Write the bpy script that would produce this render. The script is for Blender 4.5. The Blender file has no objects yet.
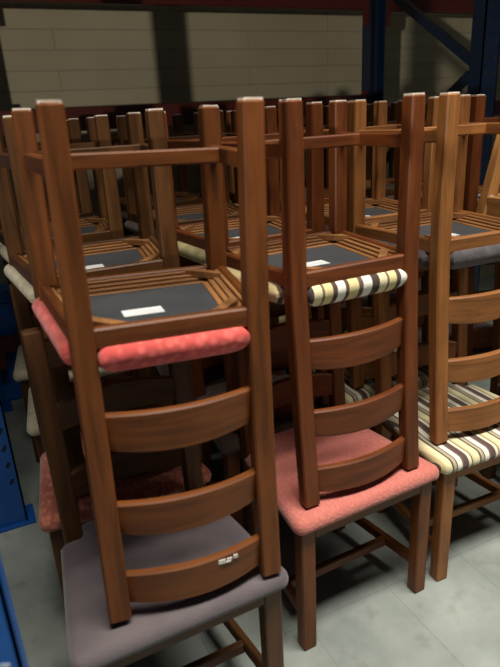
import bpy, bmesh, math, random
from mathutils import Vector, Matrix, Euler
random.seed(4)
scene = bpy.context.scene
COL = scene.collection

# ------------------------------------------------------------------ helpers
def link(name, bm, mat, parent=None, smooth=True, loc=None):
    me = bpy.data.meshes.new(name)
    bmesh.ops.recalc_face_normals(bm, faces=bm.faces)
    bm.to_mesh(me); bm.free()
    if smooth:
        for p in me.polygons: p.use_smooth = True
        me.set_sharp_from_angle(angle=math.radians(38))
    o = bpy.data.objects.new(name, me)
    COL.objects.link(o)
    for m in (mat if isinstance(mat, (list, tuple)) else [mat]): me.materials.append(m)
    if parent: o.parent = parent
    if loc: o.location = loc
    return o

def tag(o, label=None, cat=None, group=None, kind=None):
    if label: o['label'] = label
    if cat: o['category'] = cat
    if group: o['group'] = group
    if kind: o['kind'] = kind
    return o

def empty(name, loc, rot=(0, 0, 0)):
    o = bpy.data.objects.new(name, None)
    o.empty_display_size = .1
    o.location = loc; o.rotation_euler = rot
    COL.objects.link(o)
    return o

AX = {'x': (1, 2, 0), 'y': (0, 2, 1), 'z': (0, 1, 2)}
def loft(axis, secs, ch=.004, bm=None, t0=0.0):
    """rect sections along an axis. sec = (center, size1, size2): the two sizes lie
    on the remaining two axes. Chamfered edges; grain coordinates follow the axis."""
    bm = bm or bmesh.new()
    gl = bm.verts.layers.float_vector.get('grain') or bm.verts.layers.float_vector.new('grain')
    i, j, k = AX[axis]
    secs = [(Vector(c), a, b) for c, a, b in secs]
    d0 = (secs[1][0] - secs[0][0]).normalized(); d1 = (secs[-1][0] - secs[-2][0]).normalized()
    full = [(secs[0][0], secs[0][1] - 2*ch, secs[0][2] - 2*ch), (secs[0][0] + d0*ch, secs[0][1], secs[0][2])]
    full += secs[1:-1]
    full += [(secs[-1][0] - d1*ch, secs[-1][1], secs[-1][2]), (secs[-1][0], secs[-1][1] - 2*ch, secs[-1][2] - 2*ch)]
    rings = []; L = 0
    seed = Vector((t0*3.1, t0*1.7, t0*5.3))
    for n, (c, a, b) in enumerate(full):
        if n: L += (c - full[n-1][0]).length
        pts = [(-a/2+ch, -b/2), (a/2-ch, -b/2), (a/2, -b/2+ch), (a/2, b/2-ch),
               (a/2-ch, b/2), (-a/2+ch, b/2), (-a/2, b/2-ch), (-a/2, -b/2+ch)]
        ring = []
        for p, q in pts:
            v = c.copy(); v[i] += p; v[j] += q
            w = bm.verts.new(v); w[gl] = Vector((p, q, L)) + seed
            ring.append(w)
        rings.append(ring)
    for r0, r1 in zip(rings, rings[1:]):
        for m in range(8):
            bm.faces.new((r0[m], r0[(m+1) % 8], r1[(m+1) % 8], r1[m]))
    bm.faces.new(rings[0]); bm.faces.new(rings[-1])
    return bm

def box(bm, c, s, rot=None):
    M = Matrix.Translation(c)
    if rot is not None: M = M @ rot
    bmesh.ops.create_cube(bm, size=1, matrix=M @ Matrix.Diagonal((s[0], s[1], s[2], 1)))
    return bm

def prism(bm, poly, z0, z1):
    a = [bm.verts.new((x, y, z0)) for x, y in poly]; b = [bm.verts.new((x, y, z1)) for x, y in poly]
    n = len(poly)
    bm.faces.new(a); bm.faces.new(b)
    for i in range(n): bm.faces.new((a[i], a[(i+1) % n], b[(i+1) % n], b[i]))
    return bm

def bar(bm, p, q, w, t, up=(0, 0, 1)):
    """rectangular bar between two points (w across 'up', t along it)"""
    p, q, up = Vector(p), Vector(q), Vector(up)
    d = (q - p).normalized(); s = d.cross(up).normalized(); u = s.cross(d)
    R = Matrix((s, d, u)).transposed().to_4x4()
    return box(bm, (p + q)/2, (w, (q - p).length, t), R)

def cyl(bm, p, q, r, seg=12):
    p, q = Vector(p), Vector(q); d = q - p
    R = d.to_track_quat('Z', 'Y').to_matrix().to_4x4()
    bmesh.ops.create_cone(bm, cap_ends=True, segments=seg, radius1=r, radius2=r, depth=d.length,
                          matrix=Matrix.Translation((p + q)/2) @ R)
    return bm

# ------------------------------------------------------------------ materials
def newmat(name):
    m = bpy.data.materials.new(name); m.use_nodes = True
    nt = m.node_tree; b = nt.nodes['Principled BSDF']
    return m, nt, b
def N(nt, t, **kw):
    n = nt.nodes.new(t)
    for k, v in kw.items(): setattr(n, k, v)
    return n
def ramp(nt, stops, interp='LINEAR'):
    r = N(nt, 'ShaderNodeValToRGB'); cr = r.color_ramp; cr.interpolation = interp
    while len(cr.elements) < len(stops): cr.elements.new(.5)
    for e, (p, c) in zip(cr.elements, stops): e.position = p; e.color = (*c, 1)
    return r
def srgb(r, g, b):
    f = lambda c: (c/255/12.92) if c/255 <= .04045 else ((c/255+.055)/1.055)**2.4
    return (f(r), f(g), f(b))
def mul(c, k): return tuple(min(1, x*k) for x in c)

def wood(name, col, rough=.48):
    m, nt, b = newmat(name)
    at = N(nt, 'ShaderNodeAttribute', attribute_name='grain')
    oi = N(nt, 'ShaderNodeObjectInfo')
    mp = N(nt, 'ShaderNodeMapping'); mp.inputs['Scale'].default_value = (26, 26, 2.2)
    ad = N(nt, 'ShaderNodeVectorMath', operation='ADD')
    nt.links.new(at.outputs['Vector'], ad.inputs[0]); nt.links.new(oi.outputs['Random'], ad.inputs[1])
    nt.links.new(ad.outputs[0], mp.inputs['Vector'])
    n1 = N(nt, 'ShaderNodeTexNoise'); n1.inputs['Scale'].default_value = 2.2; n1.inputs['Detail'].default_value = 5
    n1.inputs['Distortion'].default_value = .6
    nt.links.new(mp.outputs['Vector'], n1.inputs['Vector'])
    n2 = N(nt, 'ShaderNodeTexNoise'); n2.inputs['Scale'].default_value = 7; n2.inputs['Detail'].default_value = 2
    nt.links.new(ad.outputs[0], n2.inputs['Vector'])
    r = ramp(nt, [(.3, mul(col, .62)), (.5, col), (.72, mul(col, 1.28))])
    nt.links.new(n1.outputs['Fac'], r.inputs['Fac'])
    mx = N(nt, 'ShaderNodeMix', data_type='RGBA', blend_type='MULTIPLY'); mx.inputs['Factor'].default_value = .35
    r2 = ramp(nt, [(.3, (.6, .55, .5)), (.6, (1, 1, 1))])
    nt.links.new(n2.outputs['Fac'], r2.inputs['Fac'])
    nt.links.new(r.outputs['Color'], mx.inputs['A']); nt.links.new(r2.outputs['Color'], mx.inputs['B'])
    nt.links.new(mx.outputs['Result'], b.inputs['Base Color'])
    rr = N(nt, 'ShaderNodeMapRange'); rr.inputs['To Min'].default_value = rough-.06; rr.inputs['To Max'].default_value = rough+.1
    nt.links.new(n1.outputs['Fac'], rr.inputs['Value']); nt.links.new(rr.outputs['Result'], b.inputs['Roughness'])
    bp = N(nt, 'ShaderNodeBump'); bp.inputs['Strength'].default_value = .12; bp.inputs['Distance'].default_value = .002
    nt.links.new(n1.outputs['Fac'], bp.inputs['Height']); nt.links.new(bp.outputs['Normal'], b.inputs['Normal'])
    b.inputs['Specular IOR Level'].default_value = .35
    return m

def fabric(name, col, col2=None, weave=260, mottle=22, bump=.5, lo=.42, hi=.58):
    m, nt, b = newmat(name)
    tc = N(nt, 'ShaderNodeTexCoord')
    n = N(nt, 'ShaderNodeTexNoise'); n.inputs['Scale'].default_value = mottle; n.inputs['Detail'].default_value = 4
    nt.links.new(tc.outputs['Object'], n.inputs['Vector'])
    r = ramp(nt, [(lo, col2 or mul(col, .8)), (hi, col)])
    nt.links.new(n.outputs['Fac'], r.inputs['Fac'])
    nt.links.new(r.outputs['Color'], b.inputs['Base Color'])
    b.inputs['Roughness'].default_value = .92
    b.inputs['Sheen Weight'].default_value = .25
    w = N(nt, 'ShaderNodeTexNoise'); w.inputs['Scale'].default_value = weave
    nt.links.new(tc.outputs['Object'], w.inputs['Vector'])
    bp = N(nt, 'ShaderNodeBump'); bp.inputs['Strength'].default_value = bump; bp.inputs['Distance'].default_value = .002
    nt.links.new(w.outputs['Fac'], bp.inputs['Height']); nt.links.new(bp.outputs['Normal'], b.inputs['Normal'])
    return m

def leafy_fabric(name, col, col2, scale=55):
    """woven fabric with a small two-tone jacquard motif"""
    m, nt, b = newmat(name)
    tc = N(nt, 'ShaderNodeTexCoord')
    mp = N(nt, 'ShaderNodeMapping'); mp.inputs['Scale'].default_value = (1, .6, 1); mp.inputs['Rotation'].default_value = (0, 0, .7)
    nt.links.new(tc.outputs['Object'], mp.inputs['Vector'])
    v = N(nt, 'ShaderNodeTexVoronoi', feature='F1'); v.inputs['Scale'].default_value = scale
    nt.links.new(mp.outputs['Vector'], v.inputs['Vector'])
    r = ramp(nt, [(.25, col), (.55, col2)])
    nt.links.new(v.outputs['Distance'], r.inputs['Fac'])
    nt.links.new(r.outputs['Color'], b.inputs['Base Color'])
    b.inputs['Roughness'].default_value = .9; b.inputs['Sheen Weight'].default_value = .25
    bp = N(nt, 'ShaderNodeBump'); bp.inputs['Strength'].default_value = .5; bp.inputs['Distance'].default_value = .003
    nt.links.new(v.outputs['Distance'], bp.inputs['Height']); nt.links.new(bp.outputs['Normal'], b.inputs['Normal'])
    return m

def stripes(name, bands, period, off=0.0):
    """front-to-back stripes: bands = [(width share, colour)]"""
    m, nt, b = newmat(name)
    tc = N(nt, 'ShaderNodeTexCoord'); sx = N(nt, 'ShaderNodeSeparateXYZ')
    nt.links.new(tc.outputs['Object'], sx.inputs[0])
    a = N(nt, 'ShaderNodeMath', operation='ADD'); a.inputs[1].default_value = 10*period + off
    d = N(nt, 'ShaderNodeMath', operation='DIVIDE'); d.inputs[1].default_value = period
    f = N(nt, 'ShaderNodeMath', operation='FRACT')
    nt.links.new(sx.outputs['X'], a.inputs[0]); nt.links.new(a.outputs[0], d.inputs[0]); nt.links.new(d.outputs[0], f.inputs[0])
    tot = sum(w for w, c in bands); p = 0; st = []
    for w, c in bands: st.append((p/tot, c)); p += w
    r = ramp(nt, st, 'CONSTANT'); nt.links.new(f.outputs[0], r.inputs['Fac'])
    nt.links.new(r.outputs['Color'], b.inputs['Base Color'])
    b.inputs['Roughness'].default_value = .9; b.inputs['Sheen Weight'].default_value = .2
    w = N(nt, 'ShaderNodeTexNoise'); w.inputs['Scale'].default_value = 300
    nt.links.new(tc.outputs['Object'], w.inputs['Vector'])
    bp = N(nt, 'ShaderNodeBump'); bp.inputs['Strength'].default_value = .4; bp.inputs['Distance'].default_value = .002
    nt.links.new(w.outputs['Fac'], bp.inputs['Height']); nt.links.new(bp.outputs['Normal'], b.inputs['Normal'])
    return m

def paint(name, col, rough=.45, metal=0.0, wear=None):
    m, nt, b = newmat(name)
    tc = N(nt, 'ShaderNodeTexCoord')
    n = N(nt, 'ShaderNodeTexNoise'); n.inputs['Scale'].default_value = 18; n.inputs['Detail'].default_value = 6
    nt.links.new(tc.outputs['Object'], n.inputs['Vector'])
    r = ramp(nt, [(.3, mul(col, .8)), (.62, col), (.74, wear or mul(col, 1.1))])
    nt.links.new(n.outputs['Fac'], r.inputs['Fac'])
    nt.links.new(r.outputs['Color'], b.inputs['Base Color'])
    b.inputs['Roughness'].default_value = rough; b.inputs['Metallic'].default_value = metal
    return m

WOOD = {
    'walnut': wood('walnut_stained_wood', srgb(106, 58, 20)),
    'red': wood('reddish_stained_wood', srgb(104, 53, 20)),
    'honey': wood('light_brown_stained_wood', srgb(140, 90, 46)),
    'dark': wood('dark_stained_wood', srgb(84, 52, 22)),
    'bright': wood('golden_wood', srgb(168, 118, 66)),
}
TIP_HIGHLIGHT = paint('pale_end_grain_highlight', srgb(238, 224, 208), .6)  # pale end grain, whitened to paint in the highlight on the leg ends
RAW = wood('unstained_frame_wood', srgb(144, 98, 56), .6)
FAB = {
    'coral': leafy_fabric('coral_red_jacquard', srgb(226, 104, 94), srgb(206, 80, 74)),
    'grey': fabric('grey_violet_seat_fabric', srgb(100, 91, 93), srgb(89, 80, 83), mottle=7),
    'bold': stripes('bold_cream_and_brown_stripe', [(5, srgb(96, 74, 60)), (10, srgb(240, 236, 220)), (9, srgb(66, 48, 42)), (9, srgb(226, 214, 170)), (2.5, srgb(110, 92, 72)),
                                              (9, srgb(222, 206, 150)), (5, srgb(74, 56, 46)), (9, srgb(240, 236, 222)), (4, srgb(84, 64, 52)), (11, srgb(220, 204, 148))], .2, .005),
    'pink': leafy_fabric('salmon_pink_seat_fabric', srgb(200, 118, 105), srgb(191, 108, 96), 120),
    'fine': stripes('cream_olive_and_brown_stripe', [(9, srgb(226, 214, 170)), (3, srgb(76, 58, 46)), (5, srgb(176, 166, 138)), (2, srgb(84, 68, 54)), (8, srgb(236, 230, 210)),
                                              (3, srgb(112, 92, 80)), (9, srgb(86, 64, 60)), (5, srgb(224, 216, 190)), (2, srgb(96, 80, 60)), (4, srgb(206, 190, 140))], .108, .03),
    'charcoal': fabric('charcoal_seat_fabric', srgb(86, 80, 82), srgb(66, 62, 64)),
    'cream': fabric('cream_seat_fabric', srgb(214, 204, 176), srgb(196, 184, 152)),
    'yellow': fabric('pale_yellow_seat_fabric', srgb(206, 194, 140), srgb(186, 170, 116)),
    'salmon': leafy_fabric('salmon_seat_fabric', srgb(200, 122, 98), srgb(170, 92, 76), 60),
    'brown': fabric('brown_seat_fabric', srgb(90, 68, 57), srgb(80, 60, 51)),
}
UNDER = fabric('black_underside_cloth', srgb(38, 42, 47), srgb(31, 35, 39), 300, 12, .15)
STICKER = paint('white_paper_sticker', srgb(232, 234, 234), .6)
BLUE = paint('dark_blue_rack_paint', srgb(14, 32, 58), .4)
MIDBLUE = paint('blue_rack_paint', srgb(24, 84, 160), .4)
BRIGHTBLUE = paint('bright_blue_rack_paint', srgb(28, 104, 190), .4)
RED = paint('dark_red_beam_paint', srgb(84, 28, 20), .5)
STEEL = paint('zinc_bolt_steel', srgb(200, 202, 206), .4, .2)
HOLE = paint('dark_slot_inside', srgb(22, 24, 30), .8)
SLOT = paint('pale_slot_lining', srgb(176, 190, 204), .6)
SCUFF = paint('white_scuffed_paint', srgb(226, 216, 204), .7)

# ------------------------------------------------------------------ the chair
WR, WF, D, RK = .350, .426, .378, .05      # rear / front leg spacing, depth, rake of the back
S, H = .479, 1.033                         # seat height, total height
PW, PD = .047, .042                        # leg section
FB, FT = .390, .432                        # seat frame bottom / top
def post_y(z):                             # centre line of a rear post
    if z < .40: return D + .0
    t = (z - .40)/(H - .40)
    return D + RK*(t**1.25)

def cushion_bm():
    bm = bmesh.new()
    y0, y1 = -.040, D + .032
    nx, ny = 26, 30
    def hw(y):
        t = (y - 0)/D
        h = (WF/2 + .044)*(1 - t) + (WR/2 + .036)*t
        r = .035                                        # rounded front corners
        if y < y0 + r: h -= r - math.sqrt(max(0, r*r - (y0 + r - y)**2))
        if y > D - PD/2 - .006:                         # notched round the posts
            h = WR/2 - PW/2 - .001
        return h
    ys = [y0 + (y1 - y0)*(.5 - .5*math.cos(math.pi*i/ny)) for i in range(ny + 1)]
    yn = D - PD/2 - .006
    ys = sorted([y for y in ys if abs(y - yn) > .004] + [yn - .0005, yn + .0005])
    zm = .448
    top, bot = [], []
    for y in ys:
        h = hw(y); rt, rb = [], []
        for i in range(nx + 1):
            s = -math.cos(math.pi*i/nx)
            x = h*s
            e = min(h - abs(x), y - y0, y1 - y, hw(min(yn - .001, y)) - abs(x) if y < yn else 9)
            if y < yn and abs(x) > WR/2 - PW/2: e = min(e, yn - y)
            e = max(0, e)
            R = .026; k = math.sqrt(max(0, 1 - (1 - min(1, e/R))**2))
            cr = 1 - (x/.27)**4; cy = min(1, max(0, (y - .095)/.09)); cy = cy*cy*(3 - 2*cy)
            z = zm + .0265*k + .013*max(0, cr)*cy*min(1, e/.03)
            Rb = .026; kb = math.sqrt(max(0, 1 - (1 - min(1, e/Rb))**2))
            rt.append(bm.verts.new((x, y, z))); rb.append(bm.verts.new((x, y, zm - .0235*kb)))
        top.append(rt); bot.append(rb)
    for G in (top, bot):
        for r0, r1 in zip(G, G[1:]):
            for i in range(nx): bm.faces.new((r0[i], r0[i+1], r1[i+1], r1[i]))
    bmesh.ops.remove_doubles(bm, verts=bm.verts, dist=.0002)
    return bm

def slat_bm(zc, h, bow, t=.020, seed=0, arch=.012):
    secs = []; n = 14
    hw = WR/2 - PW/2 + .006
    for i in range(n + 1):
        s = -1 + 2*i/n
        y = post_y(zc) + bow*(1 - s*s) - .004
        hh = h + arch*(1 - s*s)
        secs.append(((s*hw, y, zc + arch*.5*(1 - s*s)), t, hh))
    return loft('x', secs, .004, t0=seed)

def build_chair(wd, fab, name='dining_chair'):
    root = empty(name, (0, 0, 0))
    W = WOOD[wd]
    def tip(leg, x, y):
        bm = bmesh.new(); box(bm, (x, y, -.0005), (PW*.96 - .008, PD*.96 - .008, .006)); t = link('leg_tip_highlight', bm, TIP_HIGHLIGHT, leg, smooth=False); t['label'] = 'pale end of the leg with painted highlight'
    for n, sg in enumerate((-1, 1)):
        fx = sg*WF/2
        lg = link('front_leg', loft('z', [((fx, 0, 0), PW*.96, PD*.96), ((fx, 0, .2), PW*.98, PD*.98), ((fx, 0, .43), PW, PD)], t0=n), W, root)
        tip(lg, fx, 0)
    for n, sg in enumerate((-1, 1)):
        rx = sg*WR/2; secs = []
        for z in (0, .12, .25, .36, .43, .50, .60, .70, .80, .90, .97, H):
            k = 1 if z < .5 else 1 - .12*(z - .5)/.53
            secs.append(((rx, post_y(z), z), PW*(1 if z > .36 else .92 + .08*z/.36), PD*k))
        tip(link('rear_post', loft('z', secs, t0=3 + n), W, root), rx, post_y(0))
    # back slats
    for n, (zc, h) in enumerate(((.607, .080), (.800, .074), (.966, .076))):
        link('back_slat', slat_bm(zc, h, .030, seed=7 + n), W, root)
    # stretchers
    zs = .106
    fxi, rxi = WF/2, WR/2
    for n, sg in enumerate((-1, 1)):
        link('side_stretcher', loft('y', [((sg*fxi, PD/2 - .004, zs), .022, .036), ((sg*(fxi*.5 + rxi*.5), D/2, zs), .022, .036), ((sg*rxi, D - PD/2 + .004, zs), .022, .036)], t0=12 + n), W, root)
    yc = D*.36; xc = fxi + (rxi - fxi)*.36
    link('cross_stretcher', loft('x', [((-xc + .008, yc, zs), .022, .034), ((0, yc, zs), .022, .034), ((xc - .008, yc, zs), .022, .034)], t0=15), W, root)
    # seat frame
    def rail(name, bm): return link(name, bm, W, root)
    zc = (FB + FT)/2; hh = FT - FB
    rail('seat_rail', loft('x', [((-WF/2 + PW/2 - .003, -.008, zc), .022, hh), ((0, -.008, zc), .022, hh), ((WF/2 - PW/2 + .003, -.008, zc), .022, hh)], t0=20))
    rail('seat_rail', loft('x', [((-WR/2 + PW/2 - .003, D + .006, zc), .022, hh), ((0, D + .006, zc), .022, hh), ((WR/2 - PW/2 + .003, D + .006, zc), .022, hh)], t0=22))
    for n, sg in enumerate((-1, 1)):
        rail('seat_rail', loft('y', [((sg*(fxi + .008), PD/2 - .003, zc), .022, hh), ((sg*((fxi + rxi)/2 + .008), D/2, zc), .022, hh), ((sg*(rxi + .008), D - PD/2 + .003, zc), .022, hh)], t0=24 + n))
    # stepped inner ledges that carry the drop-in seat
    for n, (w, z0, z1) in enumerate(((.010, .3955, .4025), (.023, .4033, .4095), (.036, .4103, .4165), (.050, .4173, .4250))):
        link('frame_ledge', loft('x', [((-WF/2 + .03, .003 + w/2, (z0+z1)/2), w, z1 - z0), ((0, .003 + w/2, (z0+z1)/2), w, z1 - z0), ((WF/2 - .03, .003 + w/2, (z0+z1)/2), w, z1 - z0)], .002, t0=30 + n), RAW, root)
        for sg in (-1, 1):
            o = -.003 - w/2
            link('frame_ledge', loft('y', [((sg*(fxi + o), .024, (z0+z1)/2), w, z1 - z0), ((sg*((fxi + rxi)/2 + o), D/2, (z0+z1)/2), w, z1 - z0), ((sg*(rxi + o), D - .024, (z0+z1)/2), w, z1 - z0)], .002, t0=33 + n), RAW, root)
    # corner blocks
    for sy in (0, 1):
        for sg in (-1, 1):
            cx, cy, dy = (WF/2 - .005, .006, 1) if sy == 0 else (WR/2 - .005, D - .006, -1)
            bm = bmesh.new(); bm.verts.layers.float_vector.new('grain')
            prism(bm, [(sg*(cx - .012), cy + dy*.085), (sg*(cx - .085), cy + dy*.004), (sg*(cx - .055), cy + dy*.004), (sg*(cx - .012), cy + dy*.050)], .3925, .4085)
            gl = bm.verts.layers.float_vector.get('grain')
            for v in bm.verts: v[gl] = (v.co.x, v.co.z, v.co.y)
            link('corner_block', bm, RAW, root)
    # underside cloth + sticker
    bm = bmesh.new()
    prism(bm, [(-WF/2 + .012, .004), (WF/2 - .012, .004), (WR/2 - .012, D - .006), (-WR/2 + .012, D - .006)], .4205, .4265)
    link('underside_cloth', bm, UNDER, root)
    bm = bmesh.new(); box(bm, (-.030, D - .150, .4201), (.088, .045, .0012))
    st = link('paper_sticker', bm, STICKER, root); st['label'] = 'white paper sticker under the seat'
    cu = link('seat_cushion', cushion_bm(), FAB[fab], root)
    return root

proto = build_chair('walnut', 'coral')
PROTO_MATS = {}
used = [False]
def put_chair(inv, a, b, th, wd, fab, label, group, lean=0.0):
    if not used[0]:
        r = proto; kids = list(proto.children); used[0] = True
    else:
        r = proto.copy(); COL.objects.link(r); kids = []
        for ch in proto.children:
            c = ch.copy(); COL.objects.link(c); c.parent = r; kids.append(c)
            for g in ch.children:
                if g.name.startswith('paint_scuff'): continue
                d = g.copy(); COL.objects.link(d); d.parent = c
    for c in kids:
        k = c.name.split('.')[0]
        s = c.material_slots[0]
        if k in ('front_leg', 'rear_post', 'back_slat', 'side_stretcher', 'cross_stretcher', 'seat_rail'):
            s.link = 'OBJECT'; s.material = WOOD[wd]
        elif k == 'seat_cushion':
            s.link = 'OBJECT'; s.material = FAB[fab]
    if inv:       # a,b = midpoint of the two rear posts; upside down, seat to the rear
        M = Matrix.Translation((a, b, .001 + abs(lean)*.19)) @ Matrix.Rotation(th, 4, 'Z') @ Matrix.Rotation(lean, 4, 'Y') @ Matrix.Translation((0, D, S + H)) @ Matrix.Rotation(math.pi, 4, 'X')
    else:         # a,b = midpoint of the two front legs
        M = Matrix.Translation((a, b, 0)) @ Matrix.Rotation(th, 4, 'Z')
    r.matrix_world = M
    r.location = M.translation; r.rotation_euler = M.to_euler()
    tag(r, label, 'chair', group)
    return r

GU, GL = 'upturned chairs on top of the stacks', 'upright chairs at the bottom of the stacks'
# (column, row, upper pose, lower pose, woods, fabrics, labels)
A1 = put_chair(True, .281, 1.042, -.082, 'walnut', 'coral', 'upturned chair with coral red seat, nearest at left, resting on the grey seat', GU, .027)
put_chair(False, .253, .986, .015, 'dark', 'grey', 'upright chair with plain grey violet seat, nearest the camera at lower left', GL)
put_chair(True, .852, 1.198, .015, 'red', 'bold', 'upturned chair with bold cream and brown striped seat, resting on the pink seat', GU)
put_chair(False, .860, 1.134, .038, 'walnut', 'pink', 'upright chair with salmon pink seat in the middle of the front row', GL)
put_chair(True, 1.376, 1.257, -.040, 'honey', 'charcoal', 'upturned lighter brown chair with charcoal seat at the right edge of the photo', GU)
put_chair(False, 1.385, 1.138, -.036, 'honey', 'fine', 'upright chair with cream and brown striped seat at the right edge of the photo', GL)
# second row
def stack(col, a, b, th, wd, fu, fl, lu, ll, dl=(-.01, -.075)):
    if col == 'A' and fl == 'salmon': dl = (-.05, -.085)
    put_chair(True, a, b, th, wd, fu, lu, GU)
    put_chair(False, a + dl[0], b + dl[1], th + .01, wd, fl, ll, GL)
stack('A', .303, 1.565, -.02, 'dark', 'cream', 'salmon', 'upturned chair with cream seat directly behind the coral red upturned chair', 'upright chair with salmon seat peeking out behind the grey seat at left')
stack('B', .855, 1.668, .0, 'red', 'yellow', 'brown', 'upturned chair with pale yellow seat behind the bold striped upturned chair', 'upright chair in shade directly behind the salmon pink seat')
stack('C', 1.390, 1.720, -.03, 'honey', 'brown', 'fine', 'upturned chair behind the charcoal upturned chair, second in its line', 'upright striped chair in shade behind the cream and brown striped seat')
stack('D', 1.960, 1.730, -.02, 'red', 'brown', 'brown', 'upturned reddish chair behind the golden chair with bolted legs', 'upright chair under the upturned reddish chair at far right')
# third and fourth rows, in the shade of the rack
words = {'A': 'left line of stacks', 'B': 'middle line of stacks', 'C': 'line behind the charcoal seat', 'D': 'far right line'}
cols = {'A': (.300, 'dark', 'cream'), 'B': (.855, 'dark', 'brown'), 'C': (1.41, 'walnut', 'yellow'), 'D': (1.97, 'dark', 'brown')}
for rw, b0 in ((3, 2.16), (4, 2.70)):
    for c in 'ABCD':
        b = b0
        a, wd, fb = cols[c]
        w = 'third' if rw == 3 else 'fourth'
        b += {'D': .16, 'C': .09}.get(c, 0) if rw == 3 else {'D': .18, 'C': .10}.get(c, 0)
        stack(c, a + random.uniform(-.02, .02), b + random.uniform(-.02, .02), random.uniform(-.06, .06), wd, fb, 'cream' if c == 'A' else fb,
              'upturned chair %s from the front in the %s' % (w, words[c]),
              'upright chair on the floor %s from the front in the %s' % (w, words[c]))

# golden chair with splayed bolted legs, tipped on top of the far right stack
put_chair(False, 1.93, 1.10, .0, 'dark', 'brown', 'upright dark chair under the golden chair with bolted legs', GL)
def golden_chair():
    r = empty('side_chair', (0, 0, 0))
    W = WOOD['bright']
    bm = loft('y', [((0, -.21, .505), .41, .028), ((0, 0, .505), .43, .030), ((0, .21, .505), .41, .028)], .008); link('seat', bm, W, r)
    for n, (sx, sy) in enumerate(((-1, -1), (1, -1), (-1, 1), (1, 1))):
        x, y = sx*.18, sy*.165
        lg = link('leg', loft('z', [((x + .11, y, 0), .032, .032), ((x + .05, y, .27), .044, .042), ((x, y, .492), .050, .048)], .005, t0=50 + n), W, r)
        b2 = bmesh.new()
        for k, h in ((.010, .395), (.026, .43)): cyl(b2, (x + k, y - .033, h), (x + k, y + .033, h), .008)
        bo = link('bolt', b2, STEEL, lg); bo['label'] = 'silver bolt heads'
    for sy in (-1, 1):
        link('apron', loft('x', [((-.17, sy*.160, .440), .022, .10), ((0, sy*.160, .440), .022, .10), ((.17, sy*.160, .440), .022, .10)], t0=60), W, r)
    for sx in (-1, 1):
        link('apron', loft('y', [((sx*.175, -.15, .440), .022, .10), ((sx*.175, 0, .440), .022, .10), ((sx*.175, .15, .440), .022, .10)], t0=62), W, r)
    return r
gc = golden_chair()
M = Matrix.Translation((1.90, 1.435, 1.0345 + .520)) @ Matrix.Rotation(math.pi, 4, 'X')
gc.location = M.translation; gc.rotation_euler = M.to_euler()
tag(gc, 'golden wooden chair upside down with a leaning bolted leg, at the right edge', 'chair')

# scuffs on the lowest visible slat of the coral chair
sl = [c for c in A1.children if c.name.startswith('back_slat')][2]
bm = bmesh.new()
for x, z, w, h in ((.052, .012, .016, .010), (.070, .012, .012, .006), (.085, .011, .010, .009), (.062, .017, .022, .003)):
    zz = .966 - (.076/2) + .001
    s = x/(WR/2)
    y = post_y(.966) + .030*(1 - s*s) - .004 + .0105
    box(bm, (x, y, .966 - .036 + z), (w, .002, h))
sc = link('paint_scuff', bm, SCUFF, sl); sc['label'] = 'white scuff marks on the slat'

# ------------------------------------------------------------------ pallet rack
def upright(a, b0, b1, blue, label, hgt=3.2, braces=(), group='rack uprights'):
    r = empty('rack_upright', (a, b0, 0))
    for b in (b0, b1):
        bm = bmesh.new(); w, d, t = .112, .085, .006
        box(bm, (0, b - b0 - (d/2 if b == b0 else -d/2) + (t/2 if b == b0 else -t/2), hgt/2), (w, t, hgt))
        for s in (-1, 1): box(bm, (s*(w/2 - t/2), b - b0, hgt/2), (t, d, hgt))
        face = b - b0 - d/2 - .0008 if b == b0 else b - b0 + d/2 + .0008
        nf = len(bm.faces); z = .2
        while z < hgt - .1:
            for s in (-1, 1):
                box(bm, (s*.030, face, z), (.013, .0016, .024), Matrix.Rotation(s*.5, 4, 'Y'))
            z += .075
        bm.faces.ensure_lookup_table()
        for f in bm.faces[nf:]: f.material_index = 1
        po = link('post', bm, [blue, SLOT if blue is BRIGHTBLUE else HOLE], r, smooth=False)
        bm = bmesh.new(); box(bm, (0, b - b0, .004), (.17, .13, .008)); link('base_plate', bm, blue, r, smooth=False)
    for (p0, z0, p1, z1) in braces:
        bm = bmesh.new(); bar(bm, (0, p0 - b0, z0), (0, p1 - b0, z1), .03, .045, (0, 0, 1))
        link('brace', bm, blue, r, smooth=False)
    tag(r, label, 'rack upright', group)
    return r
upright(2.48, 2.385, 3.30, BLUE, 'dark blue rack upright with diagonal braces at top right by the wall', braces=((2.415, 1.66, 3.26, 2.20), (2.47, 1.63, 3.26, 1.10), (2.47, .55, 3.26, 1.07), (2.47, .52, 3.26, .06), (2.47, 2.75, 3.26, 2.24), (2.47, .15, 3.26, .15)))
upright(-.098, 2.20, 3.30, MIDBLUE, 'blue rack upright standing on the floor at the left edge, behind the chairs', braces=((2.24, .15, 3.26, .15), (2.24, .2, 3.26, .75), (2.24, 1.32, 3.26, .80), (2.24, 1.37, 3.26, 1.37), (2.24, 2.5, 3.26, 2.5)))
upright(-.116, .72, -.33, BRIGHTBLUE, 'bright blue slotted rack upright nearest the camera at lower left', braces=((.68, .15, -.29, .15), (.68, .2, -.29, .9), (.68, 1.7, -.29, .95)))
def beam(a0, a1, b, z0, z1, label):
    r = empty('rack_beam', ((a0 + a1)/2, b, z0))
    L = a1 - a0
    bm = bmesh.new(); box(bm, (0, 0, (z1 - z0)/2), (L, .045, z1 - z0)); bmesh.ops.bevel(bm, geom=list(bm.edges), offset=.004, segments=1, affect='EDGES')
    link('beam_bar', bm, RED, r)
    for s in (-1, 1):
        bm = bmesh.new(); box(bm, (s*(L/2 - .022), -.027, (z1 - z0)/2 - .03), (.044, .008, z1 - z0 + .11)); link('end_connector', bm, RED, r, smooth=False)
    tag(r, label, 'rack beam', 'dark red rack beams')
    return r
BB = 3.30
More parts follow.
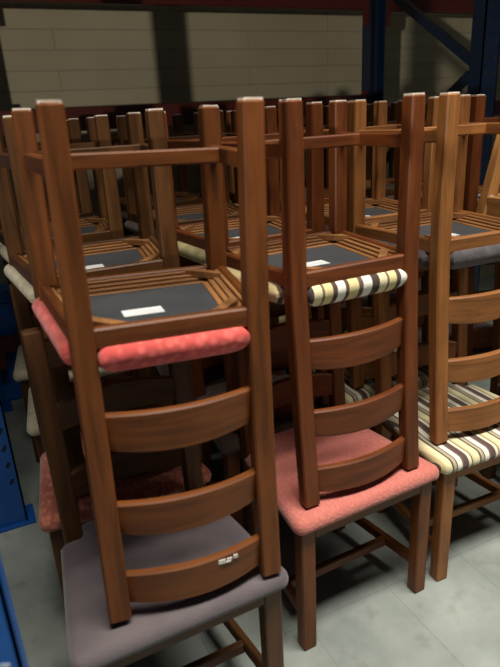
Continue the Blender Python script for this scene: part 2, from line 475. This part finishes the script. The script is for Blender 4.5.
beam(-.038, 2.422, BB, 2.055, 2.175, 'dark red rack beam across the top of the photo, in front of the wall')
beam(-.038, 2.422, BB, 1.46, 1.575, 'dark red rack beam low on the wall just above the chair leg tips')
beam(2.538, 5.0, BB, 2.055, 2.175, 'dark red rack beam at top right beyond the blue upright')
beam(2.538, 5.0, BB, 1.40, 1.50, 'dark red rack beam behind the leg tips at right of the blue upright')
beam(-.038, 2.422, BB, .33, .42, 'dark red rack beam near the floor behind the chair stacks')

# blue crate behind the left stacks
r = empty('storage_crate', (.03, 3.52, 0))
bm = bmesh.new(); box(bm, (0, 0, .30), (.5, .30, .60)); bmesh.ops.bevel(bm, geom=list(bm.edges), offset=.012, segments=2, affect='EDGES'); link('crate_body', bm, BRIGHTBLUE, r)
bm = bmesh.new(); box(bm, (0, 0, .61), (.53, .33, .03)); bmesh.ops.bevel(bm, geom=list(bm.edges), offset=.008, segments=2, affect='EDGES'); link('crate_rim', bm, BRIGHTBLUE, r)
tag(r, 'blue crate on the floor at the left edge, behind the cream seat', 'crate')

# ------------------------------------------------------------------ setting
def floor_mat():
    m, nt, b = newmat('worn_concrete')
    tc = N(nt, 'ShaderNodeTexCoord')
    n = N(nt, 'ShaderNodeTexNoise'); n.inputs['Scale'].default_value = 3.2; n.inputs['Detail'].default_value = 8; n.inputs['Roughness'].default_value = .6
    nt.links.new(tc.outputs['Object'], n.inputs['Vector'])
    r = ramp(nt, [(.3, srgb(120, 127, 121)), (.5, srgb(140, 147, 140)), (.7, srgb(158, 165, 158))])
    nt.links.new(n.outputs['Fac'], r.inputs['Fac'])
    # stains
    n2 = N(nt, 'ShaderNodeTexNoise'); n2.inputs['Scale'].default_value = 14; n2.inputs['Detail'].default_value = 3
    nt.links.new(tc.outputs['Object'], n2.inputs['Vector'])
    r2 = ramp(nt, [(.30, (.72, .72, .70)), (.42, (1, 1, 1))]); nt.links.new(n2.outputs['Fac'], r2.inputs['Fac'])
    mx = N(nt, 'ShaderNodeMix', data_type='RGBA', blend_type='MULTIPLY'); mx.inputs['Factor'].default_value = .5
    nt.links.new(r.outputs['Color'], mx.inputs['A']); nt.links.new(r2.outputs['Color'], mx.inputs['B'])
    # saw-cut joints
    br = N(nt, 'ShaderNodeTexBrick', offset=0.0, squash=1.0)
    br.inputs['Scale'].default_value = 1; br.inputs['Brick Width'].default_value = .31; br.inputs['Row Height'].default_value = .62
    br.inputs['Mortar Size'].default_value = .0022; br.inputs['Mortar Smooth'].default_value = .3
    br.inputs['Color1'].default_value = (1, 1, 1, 1); br.inputs['Color2'].default_value = (.95, .95, .95, 1); br.inputs['Mortar'].default_value = (.72, .72, .72, 1)
    mp = N(nt, 'ShaderNodeMapping'); mp.inputs['Location'].default_value = (-.995 + .31*20, .05 + .62*20, 0)
    nt.links.new(tc.outputs['Object'], mp.inputs['Vector']); nt.links.new(mp.outputs['Vector'], br.inputs['Vector'])
    mx2 = N(nt, 'ShaderNodeMix', data_type='RGBA', blend_type='MULTIPLY'); mx2.inputs['Factor'].default_value = .8
    nt.links.new(mx.outputs['Result'], mx2.inputs['A']); nt.links.new(br.outputs['Color'], mx2.inputs['B'])
    nt.links.new(mx2.outputs['Result'], b.inputs['Base Color'])
    b.inputs['Roughness'].default_value = .55
    return m
def wall_mat():
    m, nt, b = newmat('painted_block_wall')
    tc = N(nt, 'ShaderNodeTexCoord')
    mp = N(nt, 'ShaderNodeMapping'); mp.inputs['Rotation'].default_value = (-math.pi/2, 0, 0)
    nt.links.new(tc.outputs['Object'], mp.inputs['Vector'])
    br = N(nt, 'ShaderNodeTexBrick'); br.inputs['Scale'].default_value = 1
    br.inputs['Brick Width'].default_value = 1.2; br.inputs['Row Height'].default_value = .105; br.inputs['Mortar Size'].default_value = .004
    br.inputs['Mortar Smooth'].default_value = .4
    c = srgb(170, 159, 134)
    br.inputs['Color1'].default_value = (*c, 1); br.inputs['Color2'].default_value = (*mul(c, .94), 1); br.inputs['Mortar'].default_value = (*mul(c, .74), 1)
    nt.links.new(mp.outputs['Vector'], br.inputs['Vector'])
    n = N(nt, 'ShaderNodeTexNoise'); n.inputs['Scale'].default_value = 2; n.inputs['Detail'].default_value = 4
    nt.links.new(tc.outputs['Object'], n.inputs['Vector'])
    r = ramp(nt, [(.3, (.86, .85, .82)), (.7, (1, 1, 1))]); nt.links.new(n.outputs['Fac'], r.inputs['Fac'])
    mx = N(nt, 'ShaderNodeMix', data_type='RGBA', blend_type='MULTIPLY'); mx.inputs['Factor'].default_value = 1
    nt.links.new(br.outputs['Color'], mx.inputs['A']); nt.links.new(r.outputs['Color'], mx.inputs['B'])
    nt.links.new(mx.outputs['Result'], b.inputs['Base Color'])
    b.inputs['Roughness'].default_value = .7
    bp = N(nt, 'ShaderNodeBump'); bp.inputs['Strength'].default_value = .4; bp.inputs['Distance'].default_value = .005; bp.invert = True
    nt.links.new(br.outputs['Fac'], bp.inputs['Height']); nt.links.new(bp.outputs['Normal'], b.inputs['Normal'])
    return m
bm = bmesh.new(); box(bm, (2, 0, -.05), (18, 14, .1)); tag(link('floor', bm, floor_mat(), smooth=False), kind='structure')
bm = bmesh.new(); box(bm, (2, 3.80, 2.5), (18, .2, 5)); tag(link('wall_back', bm, wall_mat(), smooth=False), kind='structure')

bm = bmesh.new(); box(bm, (2, 0, 4.95), (18, 14, .1)); tag(link('light_blocking_ceiling', bm, paint('grey_ceiling', srgb(120, 120, 116), .8), smooth=False), kind='structure')  # unseen ceiling, added to keep world light off the rear rows
# ------------------------------------------------------------------ light
def area(name, loc, target, sx, sy, power, col):
    l = bpy.data.lights.new(name, 'AREA'); l.shape = 'RECTANGLE'; l.size = sx; l.size_y = sy; l.energy = power; l.color = col
    o = bpy.data.objects.new(name, l); COL.objects.link(o); o.location = loc
    o.rotation_euler = (Vector(target) - Vector(loc)).to_track_quat('-Z', 'Y').to_euler()
    return o
o = area('aisle_strip_light', (1.2, .15, 4.3), (1.2, .35, 0), 3.4, .7, 92, (1, .95, .86)); o.data.spread = math.radians(86)
l = bpy.data.lights.new('floodlight', 'SPOT'); l.energy = 1900; l.color = (1, .94, .80); l.shadow_soft_size = .10
l.spot_size = math.radians(23); l.spot_blend = .25
o = bpy.data.objects.new('floodlight', l); COL.objects.link(o); o.location = (-.1 - .914*8, 2.25 - 8, 1.20)
o.rotation_euler = (Vector((2.15, 3.7, 3.52)) - Vector(o.location)).to_track_quat('-Z', 'Y').to_euler()

w = bpy.data.worlds.new('warehouse_air'); scene.world = w; w.use_nodes = True
bg = w.node_tree.nodes['Background']; bg.inputs['Color'].default_value = (.95, .97, 1, 1); bg.inputs['Strength'].default_value = .06

# ------------------------------------------------------------------ camera
F = 578.68; PITCH = .35798; ROLL = -.056285; PH = .43
cam = bpy.data.cameras.new('camera'); co = bpy.data.objects.new('camera', cam); COL.objects.link(co)
cam.sensor_fit = 'VERTICAL'; cam.sensor_height = 24; cam.lens = F*24/667
co.matrix_world = Matrix.Translation((0, 0, 1.48389)) @ Matrix.Rotation(-PH, 4, 'Z') @ Matrix.Rotation(math.pi/2 - PITCH, 4, 'X') @ Matrix.Rotation(ROLL, 4, 'Z')
cam.dof.use_dof = True; cam.dof.focus_distance = 2.0; cam.dof.aperture_fstop = 2.0
scene.camera = co
vs = scene.view_settings
vs.view_transform = 'Standard'; vs.look = 'None'; vs.exposure = 0; vs.gamma = 1; vs.use_curve_mapping = False
